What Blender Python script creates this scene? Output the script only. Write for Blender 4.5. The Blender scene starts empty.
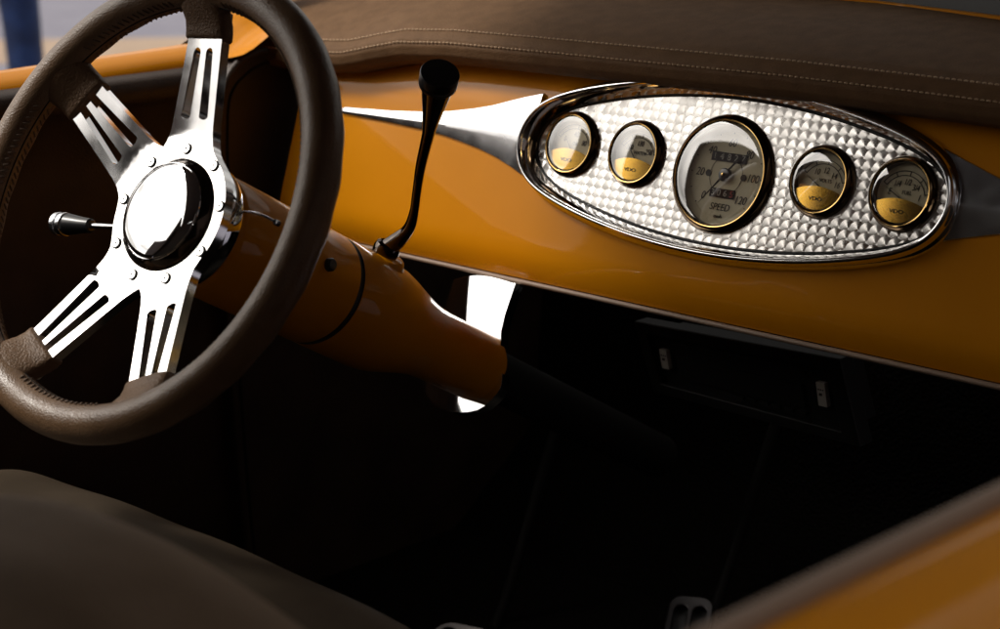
import bpy, bmesh, math, random
from math import pi, sin, cos, radians, sqrt
from mathutils import Vector, Matrix, noise
from mathutils.geometry import delaunay_2d_cdt
random.seed(7)
SC = bpy.context.scene
COL = SC.collection

# ------------------------------------------------------------------ camera
R0 = Matrix(((0.720331, 0.693525, -0.012119), (0.172437, -0.195971, -0.965329), (-0.671854, 0.693267, -0.260754)))
cam_d = bpy.data.cameras.new('camera'); cam = bpy.data.objects.new('camera', cam_d); COL.objects.link(cam)
CAM = Vector((0.902025, -1.188519, 1.229013))
mw = Matrix((R0[0], -R0[1], -R0[2])).transposed().to_4x4(); mw.translation = CAM
cam.matrix_world = mw
cam_d.sensor_width = 36; cam_d.lens = 67.36
cam_d.clip_start = 0.05; cam_d.clip_end = 3000
cam_d.dof.use_dof = True; cam_d.dof.focus_distance = 1.47; cam_d.dof.aperture_fstop = 8.0
SC.camera = cam

# ------------------------------------------------------------------ world, sun, exposure
SUN_EL, SUN_AZ = radians(48), radians(-125)          # light comes from behind on the driver's side, thin overcast
w = bpy.data.worlds.new('World'); SC.world = w; w.use_nodes = True
nt = w.node_tree; nt.nodes.clear()
sky = nt.nodes.new('ShaderNodeTexSky'); sky.sky_type = 'NISHITA'; sky.sun_disc = False
sky.sun_elevation = SUN_EL; sky.sun_rotation = SUN_AZ
sky.dust_density = 4.0; sky.air_density = 1.0; sky.ozone_density = 1.0
hs = nt.nodes.new('ShaderNodeHueSaturation'); hs.inputs['Saturation'].default_value = 0.12
bg = nt.nodes.new('ShaderNodeBackground'); bg.inputs['Strength'].default_value = 0.15
wo = nt.nodes.new('ShaderNodeOutputWorld')
nt.links.new(sky.outputs[0], hs.inputs['Color']); tint = nt.nodes.new('ShaderNodeMix'); tint.data_type = 'RGBA'; tint.blend_type = 'MULTIPLY'; tint.inputs[0].default_value = 1; tint.inputs[7].default_value = (1.0, .94, .86, 1)
nt.links.new(hs.outputs[0], tint.inputs[6]); tc_ = nt.nodes.new('ShaderNodeTexCoord'); mp_ = nt.nodes.new('ShaderNodeMapping'); mp_.inputs['Scale'].default_value = (1, 1, 1.8); mp_.inputs['Location'].default_value = (.85, .4, .1)
cn = nt.nodes.new('ShaderNodeTexNoise'); cn.inputs['Scale'].default_value = 3.2; cn.inputs['Detail'].default_value = 6; cn.inputs['Roughness'].default_value = .5
cr = nt.nodes.new('ShaderNodeMapRange'); cr.inputs['From Min'].default_value = .38; cr.inputs['From Max'].default_value = .62; cr.inputs['To Min'].default_value = .45; cr.inputs['To Max'].default_value = 1.45
cm = nt.nodes.new('ShaderNodeVectorMath'); cm.operation = 'SCALE'      # broken cloud cover, added for uneven reflections in the chrome
nt.links.new(tc_.outputs['Generated'], mp_.inputs[0]); nt.links.new(mp_.outputs[0], cn.inputs['Vector']); nt.links.new(cn.outputs[0], cr.inputs[0])
nt.links.new(tint.outputs[2], cm.inputs[0]); nt.links.new(cr.outputs[0], cm.inputs['Scale']); nt.links.new(cm.outputs[0], bg.inputs['Color']); nt.links.new(bg.outputs[0], wo.inputs['Surface'])
sd = bpy.data.lights.new('sun', 'SUN'); sun = bpy.data.objects.new('sun', sd); COL.objects.link(sun)
sd.energy = 1.5; sd.angle = radians(10); sd.color = (1.0, 0.95, 0.88)
sdir = Vector((sin(SUN_AZ) * cos(SUN_EL), cos(SUN_AZ) * cos(SUN_EL), sin(SUN_EL)))
sun.rotation_euler = sdir.to_track_quat('Z', 'Y').to_euler()
SC.view_settings.view_transform = 'Standard'; SC.view_settings.look = 'None'
SC.view_settings.exposure = 0.55; SC.view_settings.gamma = 1.0

# ------------------------------------------------------------------ materials
def pset(b, **k):
    names = {'rough': 'Roughness', 'metal': 'Metallic', 'coat': 'Coat Weight', 'coatr': 'Coat Roughness', 'spec': 'Specular IOR Level',
             'sheen': 'Sheen Weight', 'ior': 'IOR', 'trans': 'Transmission Weight', 'aniso': 'Anisotropic'}
    for a, v in k.items(): b.inputs[names[a]].default_value = v
def mat(name, col, **k):
    m = bpy.data.materials.new(name); m.use_nodes = True
    b = m.node_tree.nodes['Principled BSDF']; b.inputs['Base Color'].default_value = (*col, 1); pset(b, **k); return m
def node(m, t, **k):
    n = m.node_tree.nodes.new(t)
    for a, v in k.items(): setattr(n, a, v)
    return n
def link(m, a, b): m.node_tree.links.new(a, b)
def bsdf(m): return m.node_tree.nodes['Principled BSDF']
def objco(m): return node(m, 'ShaderNodeNewGeometry').outputs['Position']
def vary(m, c1, c2, scale, detail=6, lo=.35, hi=.65):
    nz = node(m, 'ShaderNodeTexNoise'); nz.inputs['Scale'].default_value = scale; nz.inputs['Detail'].default_value = detail
    link(m, objco(m), nz.inputs['Vector'])
    r = node(m, 'ShaderNodeValToRGB'); r.color_ramp.elements[0].position = lo; r.color_ramp.elements[1].position = hi
    r.color_ramp.elements[0].color = (*c1, 1); r.color_ramp.elements[1].color = (*c2, 1)
    link(m, nz.outputs[0], r.inputs[0]); link(m, r.outputs[0], bsdf(m).inputs['Base Color']); return nz
def rough_vary(m, lo, hi, scale):
    nz = node(m, 'ShaderNodeTexNoise'); nz.inputs['Scale'].default_value = scale; nz.inputs['Detail'].default_value = 5
    link(m, objco(m), nz.inputs['Vector'])
    mr = node(m, 'ShaderNodeMapRange'); mr.inputs['From Min'].default_value = .3; mr.inputs['From Max'].default_value = .7
    mr.inputs['To Min'].default_value = lo; mr.inputs['To Max'].default_value = hi
    link(m, nz.outputs[0], mr.inputs[0]); link(m, mr.outputs[0], bsdf(m).inputs['Roughness'])
def grain(m, scale, dist, strength=1.0, scale2=60, mix2=.0):
    v = node(m, 'ShaderNodeTexVoronoi'); v.feature = 'SMOOTH_F1'; v.inputs['Scale'].default_value = scale
    nz = node(m, 'ShaderNodeTexNoise'); nz.inputs['Scale'].default_value = scale2; nz.inputs['Detail'].default_value = 4
    p = objco(m); link(m, p, v.inputs['Vector']); link(m, p, nz.inputs['Vector'])
    ad = node(m, 'ShaderNodeMath', operation='MULTIPLY_ADD'); ad.inputs[1].default_value = mix2
    link(m, nz.outputs[0], ad.inputs[0]); link(m, v.outputs['Distance'], ad.inputs[2])
    b = node(m, 'ShaderNodeBump'); b.inputs['Distance'].default_value = dist; b.inputs['Strength'].default_value = strength
    link(m, ad.outputs[0], b.inputs['Height']); link(m, b.outputs[0], bsdf(m).inputs['Normal'])

M = {}
M['paint'] = mat('amber_paint', (0.58, 0.232, 0.002), rough=.4, coat=.34, coatr=.03, spec=.06)
vary(M['paint'], (0.56, 0.203, 0.0015), (0.60, 0.222, 0.0025), 9)
M['rim'] = mat('brown_rim_leather', (0.060, 0.040, 0.028), rough=.36, spec=.5)
vary(M['rim'], (0.130, 0.073, 0.036), (0.165, 0.097, 0.052), 45); grain(M['rim'], 900, .0006, .55, 120, .6); rough_vary(M['rim'], .30, .42, 60)
M['sleeve'] = mat('sleeve_leather', (0.07, 0.044, 0.028), rough=.5, spec=.3)
vary(M['sleeve'], (0.13, 0.073, 0.037), (0.17, 0.099, 0.054), 60); grain(M['sleeve'], 700, .0008, .7, 90, 1.2)
M['pad'] = mat('tan_pad_leather', (0.15, 0.088, 0.05), rough=.7, spec=.15)
vary(M['pad'], (0.118, 0.062, 0.027), (0.148, 0.080, 0.037), 70, 9); grain(M['pad'], 650, .0006, .6, 30, .8)
M['thread'] = mat('tan_thread', (0.60, 0.42, 0.26), rough=.7)
M['dthread'] = mat('dark_thread', (0.13, 0.085, 0.055), rough=.7)
M['dleather'] = mat('dark_brown_leather', (0.03, 0.018, 0.012), rough=.5, spec=.4)
vary(M['dleather'], (0.022, 0.013, 0.009), (0.04, 0.024, 0.016), 20); grain(M['dleather'], 600, .0006, .5, 40, .6)
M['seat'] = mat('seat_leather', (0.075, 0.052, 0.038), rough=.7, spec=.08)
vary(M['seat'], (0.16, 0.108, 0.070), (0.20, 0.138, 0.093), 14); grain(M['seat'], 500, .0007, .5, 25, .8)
M['cushion'] = mat('shaded_cushion_leather', (0.05, 0.036, 0.024), rough=.65, spec=.1); vary(M['cushion'], (0.042, 0.030, 0.019), (0.06, 0.044, 0.029), 14)  # seat leather with the cushion's shade put into the colour
M['trim'] = mat('tan_vinyl_welt', (0.25, 0.17, 0.12), rough=.55); grain(M['trim'], 500, .0005, .4)
M['chrome'] = mat('chrome', (0.82, 0.83, 0.85), metal=1, rough=.035)
M['alu'] = mat('polished_aluminium', (0.90, 0.90, 0.91), metal=1, rough=.09); rough_vary(M['alu'], .06, .14, 40)
M['satin'] = mat('satin_metal', (0.70, 0.71, 0.74), metal=1, rough=.22); rough_vary(M['satin'], .18, .28, 60)
M['darkchrome'] = mat('smoked_chrome', (0.10, 0.085, 0.075), metal=1, rough=.10)
M['blackgloss'] = mat('black_gloss', (0.006, 0.006, 0.007), rough=.12, spec=.5, coat=.6, coatr=.03)
M['brass'] = mat('brass', (0.95, 0.56, 0.10), metal=1, rough=.27)
M['gold'] = mat('gold_ring', (0.72, 0.46, 0.17), metal=1, rough=.16)
M['dial'] = mat('cream_dial', (0.70, 0.62, 0.42), rough=.55); vary(M['dial'], (0.67, 0.59, 0.39), (0.73, 0.65, 0.45), 60)
M['ink'] = mat('dial_ink', (0.02, 0.016, 0.012), rough=.6)
M['white_ink'] = mat('drum_digits', (0.5, 0.48, 0.42), rough=.6)
M['red_ink'] = mat('red_digit', (0.45, 0.03, 0.02), rough=.6)
M['black'] = mat('matt_black', (0.008, 0.007, 0.006), rough=.7, spec=.2)
M['rubber'] = mat('black_rubber', (0.010, 0.009, 0.009), rough=.55)
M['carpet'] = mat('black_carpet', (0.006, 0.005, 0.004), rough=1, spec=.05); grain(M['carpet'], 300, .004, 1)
M['head'] = mat('headliner', (0.07, 0.06, 0.052), rough=.95, spec=.1)
M['plastic'] = mat('black_plastic', (0.012, 0.012, 0.013), rough=.3)
M['pedal'] = mat('dark_pedal_metal', (0.07, 0.065, 0.065), metal=1, rough=.3)  # one even dark metal tone
M['silver'] = mat('silver_button', (0.36, 0.34, 0.31), rough=.35)
M['radioblack'] = mat('radio_black', (0.006, 0.006, 0.006), rough=.5, spec=.25)
M['pave'] = mat('lavender_grey_pavement', (0.13, 0.13, 0.16), rough=.9, spec=.1); vary(M['pave'], (0.19, 0.185, 0.225), (0.225, 0.22, 0.26), 2.5, 9)
M['band'] = mat('tan_paving', (0.38, 0.29, 0.22), rough=.85); vary(M['band'], (0.30, 0.215, 0.15), (0.36, 0.265, 0.19), 3, 8)
M['jeans'] = mat('blue_denim', (0.012, 0.035, 0.13), rough=.85, sheen=.2); vary(M['jeans'], (0.009, 0.025, 0.09), (0.018, 0.05, 0.17), 14)
M['skin'] = mat('skin', (0.42, 0.24, 0.16), rough=.5)
M['shirt'] = mat('grey_shirt', (0.30, 0.30, 0.31), rough=.9)
M['hair'] = mat('brown_hair', (0.03, 0.018, 0.01), rough=.6)
M['shoe'] = mat('dark_shoe', (0.02, 0.018, 0.016), rough=.5)

M['bark'] = mat('bark', (0.07, 0.05, 0.035), rough=.9)
M['leaf'] = mat('leaves', (0.05, 0.09, 0.02), rough=.6)
M['brick'] = mat('dark_brick', (0.05, 0.035, 0.03), rough=.9)
# glass: thin, mirror by Fresnel over a transparent sheet
def glassmat(name, boost, base):
    m = bpy.data.materials.new(name); m.use_nodes = True; t = m.node_tree; t.nodes.clear()
    o = t.nodes.new('ShaderNodeOutputMaterial'); mx = t.nodes.new('ShaderNodeMixShader'); g = t.nodes.new('ShaderNodeBsdfGlossy'); tr = t.nodes.new('ShaderNodeBsdfTransparent')
    g.inputs['Roughness'].default_value = .015; g.inputs['Color'].default_value = (1, 1, 1, 1); tr.inputs['Color'].default_value = (.93, .93, .92, 1)
    fr = t.nodes.new('ShaderNodeFresnel'); fr.inputs['IOR'].default_value = 1.5
    ma = t.nodes.new('ShaderNodeMath'); ma.operation = 'MULTIPLY_ADD'; ma.inputs[1].default_value = boost; ma.inputs[2].default_value = base
    ge = t.nodes.new('ShaderNodeNewGeometry'); sel = t.nodes.new('ShaderNodeMix'); sel.inputs[3].default_value = .06     # light coming back out of the gauge
    t.links.new(fr.outputs[0], ma.inputs[0]); t.links.new(ge.outputs['Backfacing'], sel.inputs[0]); t.links.new(ma.outputs[0], sel.inputs[2]); t.links.new(sel.outputs[0], mx.inputs[0]); t.links.new(tr.outputs[0], mx.inputs[1]); t.links.new(g.outputs[0], mx.inputs[2]); t.links.new(mx.outputs[0], o.inputs[0])
    return m
M['glass'] = glassmat('gauge_glass', 2.0, .16)
M['pane'] = glassmat('window_glass', 1.2, .0)

# engine-turned metal: overlapping brushed spots; the brushing circles round each spot's centre
def engine_turned():
    m = mat('engine_turned_metal', (0.93, 0.91, 0.88), metal=1, rough=.30, aniso=.92)
    nd = m.node_tree
    tc = node(m, 'ShaderNodeUVMap'); sep = node(m, 'ShaderNodeSeparateXYZ'); link(m, tc.outputs[0], sep.inputs[0])
    P = .0079
    def mt(op, a, b=None, c=None):
        n = node(m, 'ShaderNodeMath', operation=op)
        for i, x in enumerate((a, b, c)):
            if x is None: continue
            if isinstance(x, (int, float)): n.inputs[i].default_value = x
            else: link(m, x, n.inputs[i])
        return n.outputs[0]
    x = mt('DIVIDE', sep.outputs[0], P * 1.12); y = mt('DIVIDE', sep.outputs[1], P)
    # each spot is overlapped by the next to its right and by the row below it
    fx = mt('FRACT', x); fy = mt('FRACT', y); ix = mt('FLOOR', x); iy = mt('FLOOR', y)
    RHO = .80
    def cand(a, b):
        dx = mt('SUBTRACT', fx, float(a)); dy = mt('SUBTRACT', fy, float(b))
        return dx, dy, mt('LESS_THAN', mt('ADD', mt('MULTIPLY', dx, dx), mt('MULTIPLY', dy, dy)), RHO * RHO)
    def pick(m_, a, b):      # a where m_ else b
        return mt('ADD', b, mt('MULTIPLY', m_, mt('SUBTRACT', a, b)))
    c10, c00, c11, c01 = cand(1, 0), cand(0, 0), cand(1, 1), cand(0, 1)
    cx = pick(c10[2], c10[0], pick(c00[2], c00[0], pick(c11[2], c11[0], c01[0])))
    cy = pick(c10[2], c10[1], pick(c00[2], c00[1], pick(c11[2], c11[1], c01[1])))
    ln = mt('SQRT', mt('ADD', mt('MULTIPLY', cx, cx), mt('ADD', mt('MULTIPLY', cy, cy), 1e-5)))
    cmb0 = node(m, 'ShaderNodeCombineXYZ'); link(m, mt('ROUND', mt('SUBTRACT', x, cx)), cmb0.inputs[0]); link(m, mt('ROUND', mt('SUBTRACT', y, cy)), cmb0.inputs[1])
    wn_ = node(m, 'ShaderNodeTexWhiteNoise'); wn_.noise_dimensions = '2D'; link(m, cmb0.outputs[0], wn_.inputs['Vector'])
    # tangent along the brushing circle, in object axes given by the sheet's own two directions
    tx = mt('DIVIDE', cx, ln); ty = mt('DIVIDE', cy, ln)
    v1 = node(m, 'ShaderNodeVectorMath', operation='SCALE'); v1.inputs[0].default_value = PX; link(m, tx, v1.inputs['Scale'])
    v2 = node(m, 'ShaderNodeVectorMath', operation='SCALE'); v2.inputs[0].default_value = PV; link(m, ty, v2.inputs['Scale'])
    va = node(m, 'ShaderNodeVectorMath', operation='ADD'); link(m, v1.outputs[0], va.inputs[0]); link(m, v2.outputs[0], va.inputs[1])
    link(m, va.outputs[0], bsdf(m).inputs['Tangent'])
    # shallow cupping of each spot
    h = mt('MULTIPLY', ln, -1.0)
    hh = mt('ADD', h, mt('MULTIPLY', wn_.outputs['Value'], .03))
    b = node(m, 'ShaderNodeBump'); b.inputs['Distance'].default_value = .00027; b.inputs['Strength'].default_value = 1.0
    link(m, hh, b.inputs['Height']); link(m, b.outputs[0], bsdf(m).inputs['Normal'])
    rr = mt('MULTIPLY_ADD', wn_.outputs['Value'], .14, .22); link(m, rr, bsdf(m).inputs['Roughness'])
    return m

# ------------------------------------------------------------------ frames
AL = radians(18)
PO = Vector((0, 0, .95)); PX = Vector((1, 0, 0)); PV = Vector((0, sin(AL), cos(AL))); PN = Vector((0, -cos(AL), sin(AL)))   # dash face
def pan(x, v, n=0.0): return PO + PX * x + PV * v + PN * n
WC = Vector((-0.173539, -0.439166, 0.967309)); WN = Vector((0.078578, -0.863951, 0.497408)).normalized()
WU = Vector((0.995889, 0.090579, 0)); WV = WN.cross(WU).normalized()
def whl(a, b, n=0.0): return WC + WU * a + WV * b + WN * n          # steering wheel / column frame
def wpol(r, deg, n=0.0): return whl(r * cos(radians(deg)), r * sin(radians(deg)), n)
M['turned'] = engine_turned()

# ------------------------------------------------------------------ object helpers
def thing(name, label, cat, loc, group=None):
    o = bpy.data.objects.new(name, None); COL.objects.link(o); o.location = loc; o.empty_display_size = .05
    o['label'] = label; o['category'] = cat
    if group: o['group'] = group
    return o
def worldloc(o):
    l = Vector((0, 0, 0))
    while o: l = l + Vector(o.location); o = o.parent
    return l
def obj(name, bm, material, parent=None, smooth=True, loc=None, sharp=38, label=None, kind=None):
    """vertices are given in world space; the object gets an origin at its parent or at loc"""
    bmesh.ops.recalc_face_normals(bm, faces=bm.faces[:])
    me = bpy.data.meshes.new(name)
    org = worldloc(parent) if parent else Vector(loc or (0, 0, 0))
    bm.transform(Matrix.Translation(-org)); bm.to_mesh(me); bm.free()
    o = bpy.data.objects.new(name, me); COL.objects.link(o)
    if parent: o.parent = parent
    else: o.location = org
    mats = material if isinstance(material, (list, tuple)) else [material]
    for x in mats: me.materials.append(x)
    if smooth:
        me.shade_smooth()
        me.set_sharp_from_angle(angle=radians(sharp))
    if label: o['label'] = label
    if kind: o['kind'] = kind
    return o
def bevel(o, w_, seg=2, ang=35):
    m = o.modifiers.new('bevel', 'BEVEL'); m.width = w_; m.segments = seg; m.limit_method = 'ANGLE'; m.angle_limit = radians(ang); m.harden_normals = False
    return o
def subsurf(o, n=2):
    m = o.modifiers.new('sub', 'SUBSURF'); m.levels = n; m.render_levels = n; return o
def new(): return bmesh.new()
def lathe(bm, prof, O, A, B, N, seg=64, caps=True, mi=0, sx=1.0):
    """prof: list of (radius, height along N)"""
    rings = []
    for r, h in prof:
        if r < 1e-7: rings.append([bm.verts.new(O + N * h)])
        else: rings.append([bm.verts.new(O + A * (r * sx * cos(2 * pi * k / seg)) + B * (r * sin(2 * pi * k / seg)) + N * h) for k in range(seg)])
    for a, b in zip(rings, rings[1:]):
        for k in range(seg):
            k2 = (k + 1) % seg
            if len(a) == 1 and len(b) == 1: continue
            if len(a) == 1: f = bm.faces.new((a[0], b[k], b[k2]))
            elif len(b) == 1: f = bm.faces.new((a[k], a[k2], b[0]))
            else: f = bm.faces.new((a[k], a[k2], b[k2], b[k]))
            f.material_index = mi
    return rings
def tube(bm, pts, rads, seg=16, cap=True, mi=0, flat=1.0):
    pts = [Vector(p) for p in pts]
    if isinstance(rads, (int, float)): rads = [rads] * len(pts)
    t0 = (pts[1] - pts[0]).normalized(); up = Vector((0, 0, 1)) if abs(t0.z) < .9 else Vector((1, 0, 0))
    a = t0.cross(up).normalized(); rings = []
    for i, p in enumerate(pts):
        t = ((pts[min(i + 1, len(pts) - 1)] - pts[max(i - 1, 0)])).normalized()
        a = (a - t * a.dot(t)).normalized(); b = t.cross(a)
        rings.append([bm.verts.new(p + (a * cos(2 * pi * k / seg) + b * sin(2 * pi * k / seg) * flat) * rads[i]) for k in range(seg)])
    for A_, B_ in zip(rings, rings[1:]):
        for k in range(seg): bm.faces.new((A_[k], A_[(k + 1) % seg], B_[(k + 1) % seg], B_[k])).material_index = mi
    if cap:
        bm.faces.new(rings[0]).material_index = mi; bm.faces.new(rings[-1][::-1]).material_index = mi
def smooth_path(pts, n=8):
    pts = [Vector(p) for p in pts]; P = [pts[0] * 2 - pts[1]] + pts + [pts[-1] * 2 - pts[-2]]; out = []
    for i in range(1, len(P) - 2):
        for k in range(n):
            t = k / n; a, b, c, d = P[i - 1:i + 3]
            out.append(.5 * ((2 * b) + (c - a) * t + (2 * a - 5 * b + 4 * c - d) * t * t + (3 * b - a - 3 * c + d) * t ** 3))
    out.append(pts[-1]); return out
def box(bm, c, s, A=Vector((1, 0, 0)), B=Vector((0, 1, 0)), N=Vector((0, 0, 1)), mi=0):
    c = Vector(c); vs = [bm.verts.new(c + A * (x * s[0] / 2) + B * (y * s[1] / 2) + N * (z * s[2] / 2)) for x in (-1, 1) for y in (-1, 1) for z in (-1, 1)]
    for f in ((0, 1, 3, 2), (4, 6, 7, 5), (0, 4, 5, 1), (2, 3, 7, 6), (0, 2, 6, 4), (1, 5, 7, 3)): bm.faces.new([vs[i] for i in f]).material_index = mi
def grid(bm, fn, nu, nv, wrap_u=False, wrap_v=False, mi=0):
    g = [[bm.verts.new(fn(i / (nu if wrap_u else nu - 1), j / (nv if wrap_v else nv - 1))) for j in range(nv)] for i in range(nu)]
    for i in range(nu if wrap_u else nu - 1):
        for j in range(nv if wrap_v else nv - 1):
            i2, j2 = (i + 1) % nu, (j + 1) % nv
            bm.faces.new((g[i][j], g[i2][j], g[i2][j2], g[i][j2])).material_index = mi
    return g
def inpoly(p, poly):
    c = False; j = len(poly) - 1
    for i in range(len(poly)):
        a, b = poly[i], poly[j]
        if (a[1] > p[1]) != (b[1] > p[1]) and p[0] < (b[0] - a[0]) * (p[1] - a[1]) / (b[1] - a[1]) + a[0]: c = not c
        j = i
    return c
def plate(bm, outline, holes, fn, z0, z1, step=None, back=True, mi=0):
    """flat shape with holes; fn(x, y, z) maps into the world; front at z1, back at z0"""
    pts = []; edges = []
    for lp in [outline] + holes:
        s = len(pts); pts += [Vector(p[:2]) for p in lp]; edges += [(s + i, s + (i + 1) % len(lp)) for i in range(len(lp))]
    if step:
        xs = [p[0] for p in outline]; ys = [p[1] for p in outline]
        x = min(xs) + step / 2
        while x < max(xs):
            y = min(ys) + step / 2
            while y < max(ys):
                if inpoly((x, y), outline) and not any(inpoly((x, y), h) for h in holes) and min((Vector((x, y)) - p).length for p in pts[:len(edges)]) > step * .4:
                    pts.append(Vector((x, y)))
                y += step
            x += step
    vo, eo, fo, *_ = delaunay_2d_cdt(pts, edges, [], 0, 1e-7)
    keep = []
    for f in fo:
        c = sum((vo[i] for i in f), Vector((0, 0))) / len(f)
        if inpoly(c, outline) and not any(inpoly(c, h) for h in holes): keep.append(f)
    top = [bm.verts.new(fn(v.x, v.y, z1)) for v in vo]
    bot = [bm.verts.new(fn(v.x, v.y, z0)) for v in vo] if back else None
    cnt = {}
    uvl = bm.loops.layers.uv.verify()
    for f in keep:
        a = bm.faces.new([top[i] for i in f]); a.material_index = mi
        for l, i in zip(a.loops, f): l[uvl].uv = vo[i]
        if back: bm.faces.new([bot[i] for i in reversed(f)]).material_index = mi
        for k in range(len(f)):
            e = (f[k], f[(k + 1) % len(f)]); cnt[tuple(sorted(e))] = cnt.get(tuple(sorted(e)), []) + [e]
    if back:
        for e, l in cnt.items():
            if len(l) == 1: i, j = l[0]; bm.faces.new((top[j], top[i], bot[i], bot[j])).material_index = mi
    for v in [v for v in bm.verts if not v.link_faces]: bm.verts.remove(v)
def text_into(bm, s, size, place, shear=.18, th=.00012, mi=0, align='CENTER', squash=1.0):
    """place(x, y, z) maps the flat lettering into the world"""
    cu = bpy.data.curves.new('lettering', 'FONT'); cu.body = s; cu.size = size; cu.shear = shear; cu.align_x = align; cu.align_y = 'CENTER'; cu.extrude = th; cu.resolution_u = 4
    o = bpy.data.objects.new('lettering', cu); COL.objects.link(o)
    me = bpy.data.meshes.new_from_object(o)
    bpy.data.objects.remove(o); bpy.data.curves.remove(cu)
    vs = [bm.verts.new(place(v.co.x * squash, v.co.y, v.co.z)) for v in me.vertices]
    for p in me.polygons:
        try: bm.faces.new([vs[i] for i in p.vertices]).material_index = mi
        except ValueError: pass
    bpy.data.meshes.remove(me)
def circle2(r, cx=0, cy=0, n=64): return [(cx + r * cos(2 * pi * k / n), cy + r * sin(2 * pi * k / n)) for k in range(n)]
def interp(t, tab):
    for (a, fa), (b, fb) in zip(tab, tab[1:]):
        if t <= b: return fa + (fb - fa) * max(0, (t - a)) / (b - a)
    return tab[-1][1]
def sstep(a, b, x): x = min(1, max(0, (x - a) / (b - a))); return x * x * (3 - 2 * x)

# ================================================================== SETTING
g = new(); box(g, (0, 0, -.05), (1200, 1200, .1)); obj('pavement', g, M['pave'], smooth=False, kind='structure')
g = new()
fd = Vector((-0.885, 0.465, 0)).normalized(); sdv = Vector((0.465, 0.885, 0)).normalized()
base = Vector((CAM.x, CAM.y, 0))
for a, b in ((10.1, 11.2),):
    plate(g, [(-14, a), (14, a), (14, b), (-14, b)], [], lambda x, y, z: base + fd * y + Vector((.72, .69, 0)).normalized() * x + Vector((0, 0, z)), -.02, .004)
obj('paving_band', g, M['band'], smooth=False, kind='structure')

bd = thing('building', 'dark brick building added unseen beyond the passenger side of the car to block sky light', 'building', (7.2, 0, 0))  # unseen block added to keep sky light off the passenger side
g = new(); box(g, (7.4, 4, 3.5), (.4, 46, 7)); box(g, (3.4, 14, 2.6), (7.4, .4, 5.2)); obj('wall', g, M['brick'], bd, smooth=False)
g = new()
g.free()
for yy in range(-14, 12, 3):
    g = new(); box(g, (7.17, yy, 2.0), (.06, 1.2, 1.8)); obj('window', g, M['blackgloss'], bd, smooth=False)
b2 = thing('unseen_building', 'long dark building added unseen behind the car to darken the gauge reflections', 'building', (-3.5, -14, 0))  # added out of view so the gauge glass mirrors something dark
g = new(); box(g, (-3.85, -14.4, 3.85), (17.9, .8, 7.7)); obj('wall', g, M['brick'], b2, smooth=False)
for xx in range(-11, 5, 3):
    g = new(); box(g, (xx, -13.98, 1.6), (1.6, .06, 2.0)); obj('window', g, M['blackgloss'], b2, smooth=False)

# unseen tree added to dim the windshield light and fleck the door paint
tr = thing('added_shade_tree', 'leafy tree added unseen in front of the car on the passenger side to dim and fleck the light', 'tree', (3.6, 6.6, 0))
g = new(); TP = smooth_path([(3.6, 6.6, 0), (3.55, 6.5, 1.4), (3.4, 6.6, 2.8), (3.3, 6.4, 4.2)], 4); tube(g, TP, [.24 - .13 * i / len(TP) for i in range(len(TP))], 14); obj('trunk', g, M['bark'], tr)
rng = random.Random(3); lobes = []
for k in range(11):
    a = rng.uniform(0, 2 * pi); rr = rng.uniform(.5, 2.4); e_ = Vector((3.2 + rr * cos(a), 6.4 + rr * sin(a), rng.uniform(4.2, 6.6))); lobes.append((e_, rng.uniform(.7, 1.25)))
    g = new(); tube(g, smooth_path([(3.35, 6.5, 3.3 + .08 * k), Vector((3.3, 6.45, 3.8)).lerp(e_, .5) + Vector((0, 0, -.2)), e_], 4), [.07 - .006 * i for i in range(9)], 8); obj('limb', g, M['bark'], tr)
g = new()
for c_, R_ in lobes:
    for q in range(520):
        d_ = Vector((rng.gauss(0, 1), rng.gauss(0, 1), rng.gauss(0, .8))); d_ = d_.normalized() * R_ * rng.uniform(.35, 1.05); p = c_ + d_
        u_ = Vector((rng.gauss(0, 1), rng.gauss(0, 1), rng.gauss(0, 1))).normalized(); v_ = u_.orthogonal().normalized(); z_ = rng.uniform(.05, .10)
        g.faces.new([g.verts.new(p + u_ * z_), g.verts.new(p + v_ * z_ * .5), g.verts.new(p - u_ * z_), g.verts.new(p - v_ * z_ * .5)])
obj('crown', g, M['leaf'], tr, smooth=False)

# ================================================================== DASHBOARD
DL, DR = -.527, .565
dash = thing('dashboard', 'glossy amber painted dashboard with stitched brown leather top pad and pointed chrome trims', 'dashboard', pan(0, -.12, -.02))
def dash_n(v):      # face rolls forward near the top and tucks under at the bottom
    n = 0.0
    if v > .015: n -= (v - .015) ** 2 * 4.2
    if v < -.095: n -= (-.095 - v) ** 2 * 14
    n -= 0.0
    return n
HP = [(0, 68.6), (25, 68.2), (50, 66.6), (75, 64.2), (100, 60.6), (120, 57.0), (140, 52.7), (158, 48.2), (174, 43.2), (187, 37.8), (198, 31.0), (206, 23.2), (211, 14.5), (213.5, 6.5), (214.2, 0)]
q1 = [Vector((a / 1000, b / 1000, 0)) for a, b in HP]
loop = q1 + [Vector((p.x, -p.y, 0)) for p in reversed(q1[:-1])]
loop = loop + [Vector((-p.x, p.y, 0)) for p in reversed(loop[1:-1])]
def resample(lp, n):
    d = [0]
    for a, b in zip(lp, lp[1:] + lp[:1]): d.append(d[-1] + (b - a).length)
    out = []; j = 0
    for k in range(n):
        t = d[-1] * k / n
        while d[j + 1] < t: j += 1
        a, b = lp[j % len(lp)], lp[(j + 1) % len(lp)]; out.append(a.lerp(b, (t - d[j]) / (d[j + 1] - d[j])))
    for _ in range(6): out = [(out[i - 1] + out[i] * 2 + out[(i + 1) % n]) / 4 for i in range(n)]
    return out
RS = resample(loop, 240)
RN = [((RS[(i + 1) % 240] - RS[i - 1]).cross(Vector((0, 0, 1)))).normalized() for i in range(240)]
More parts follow.
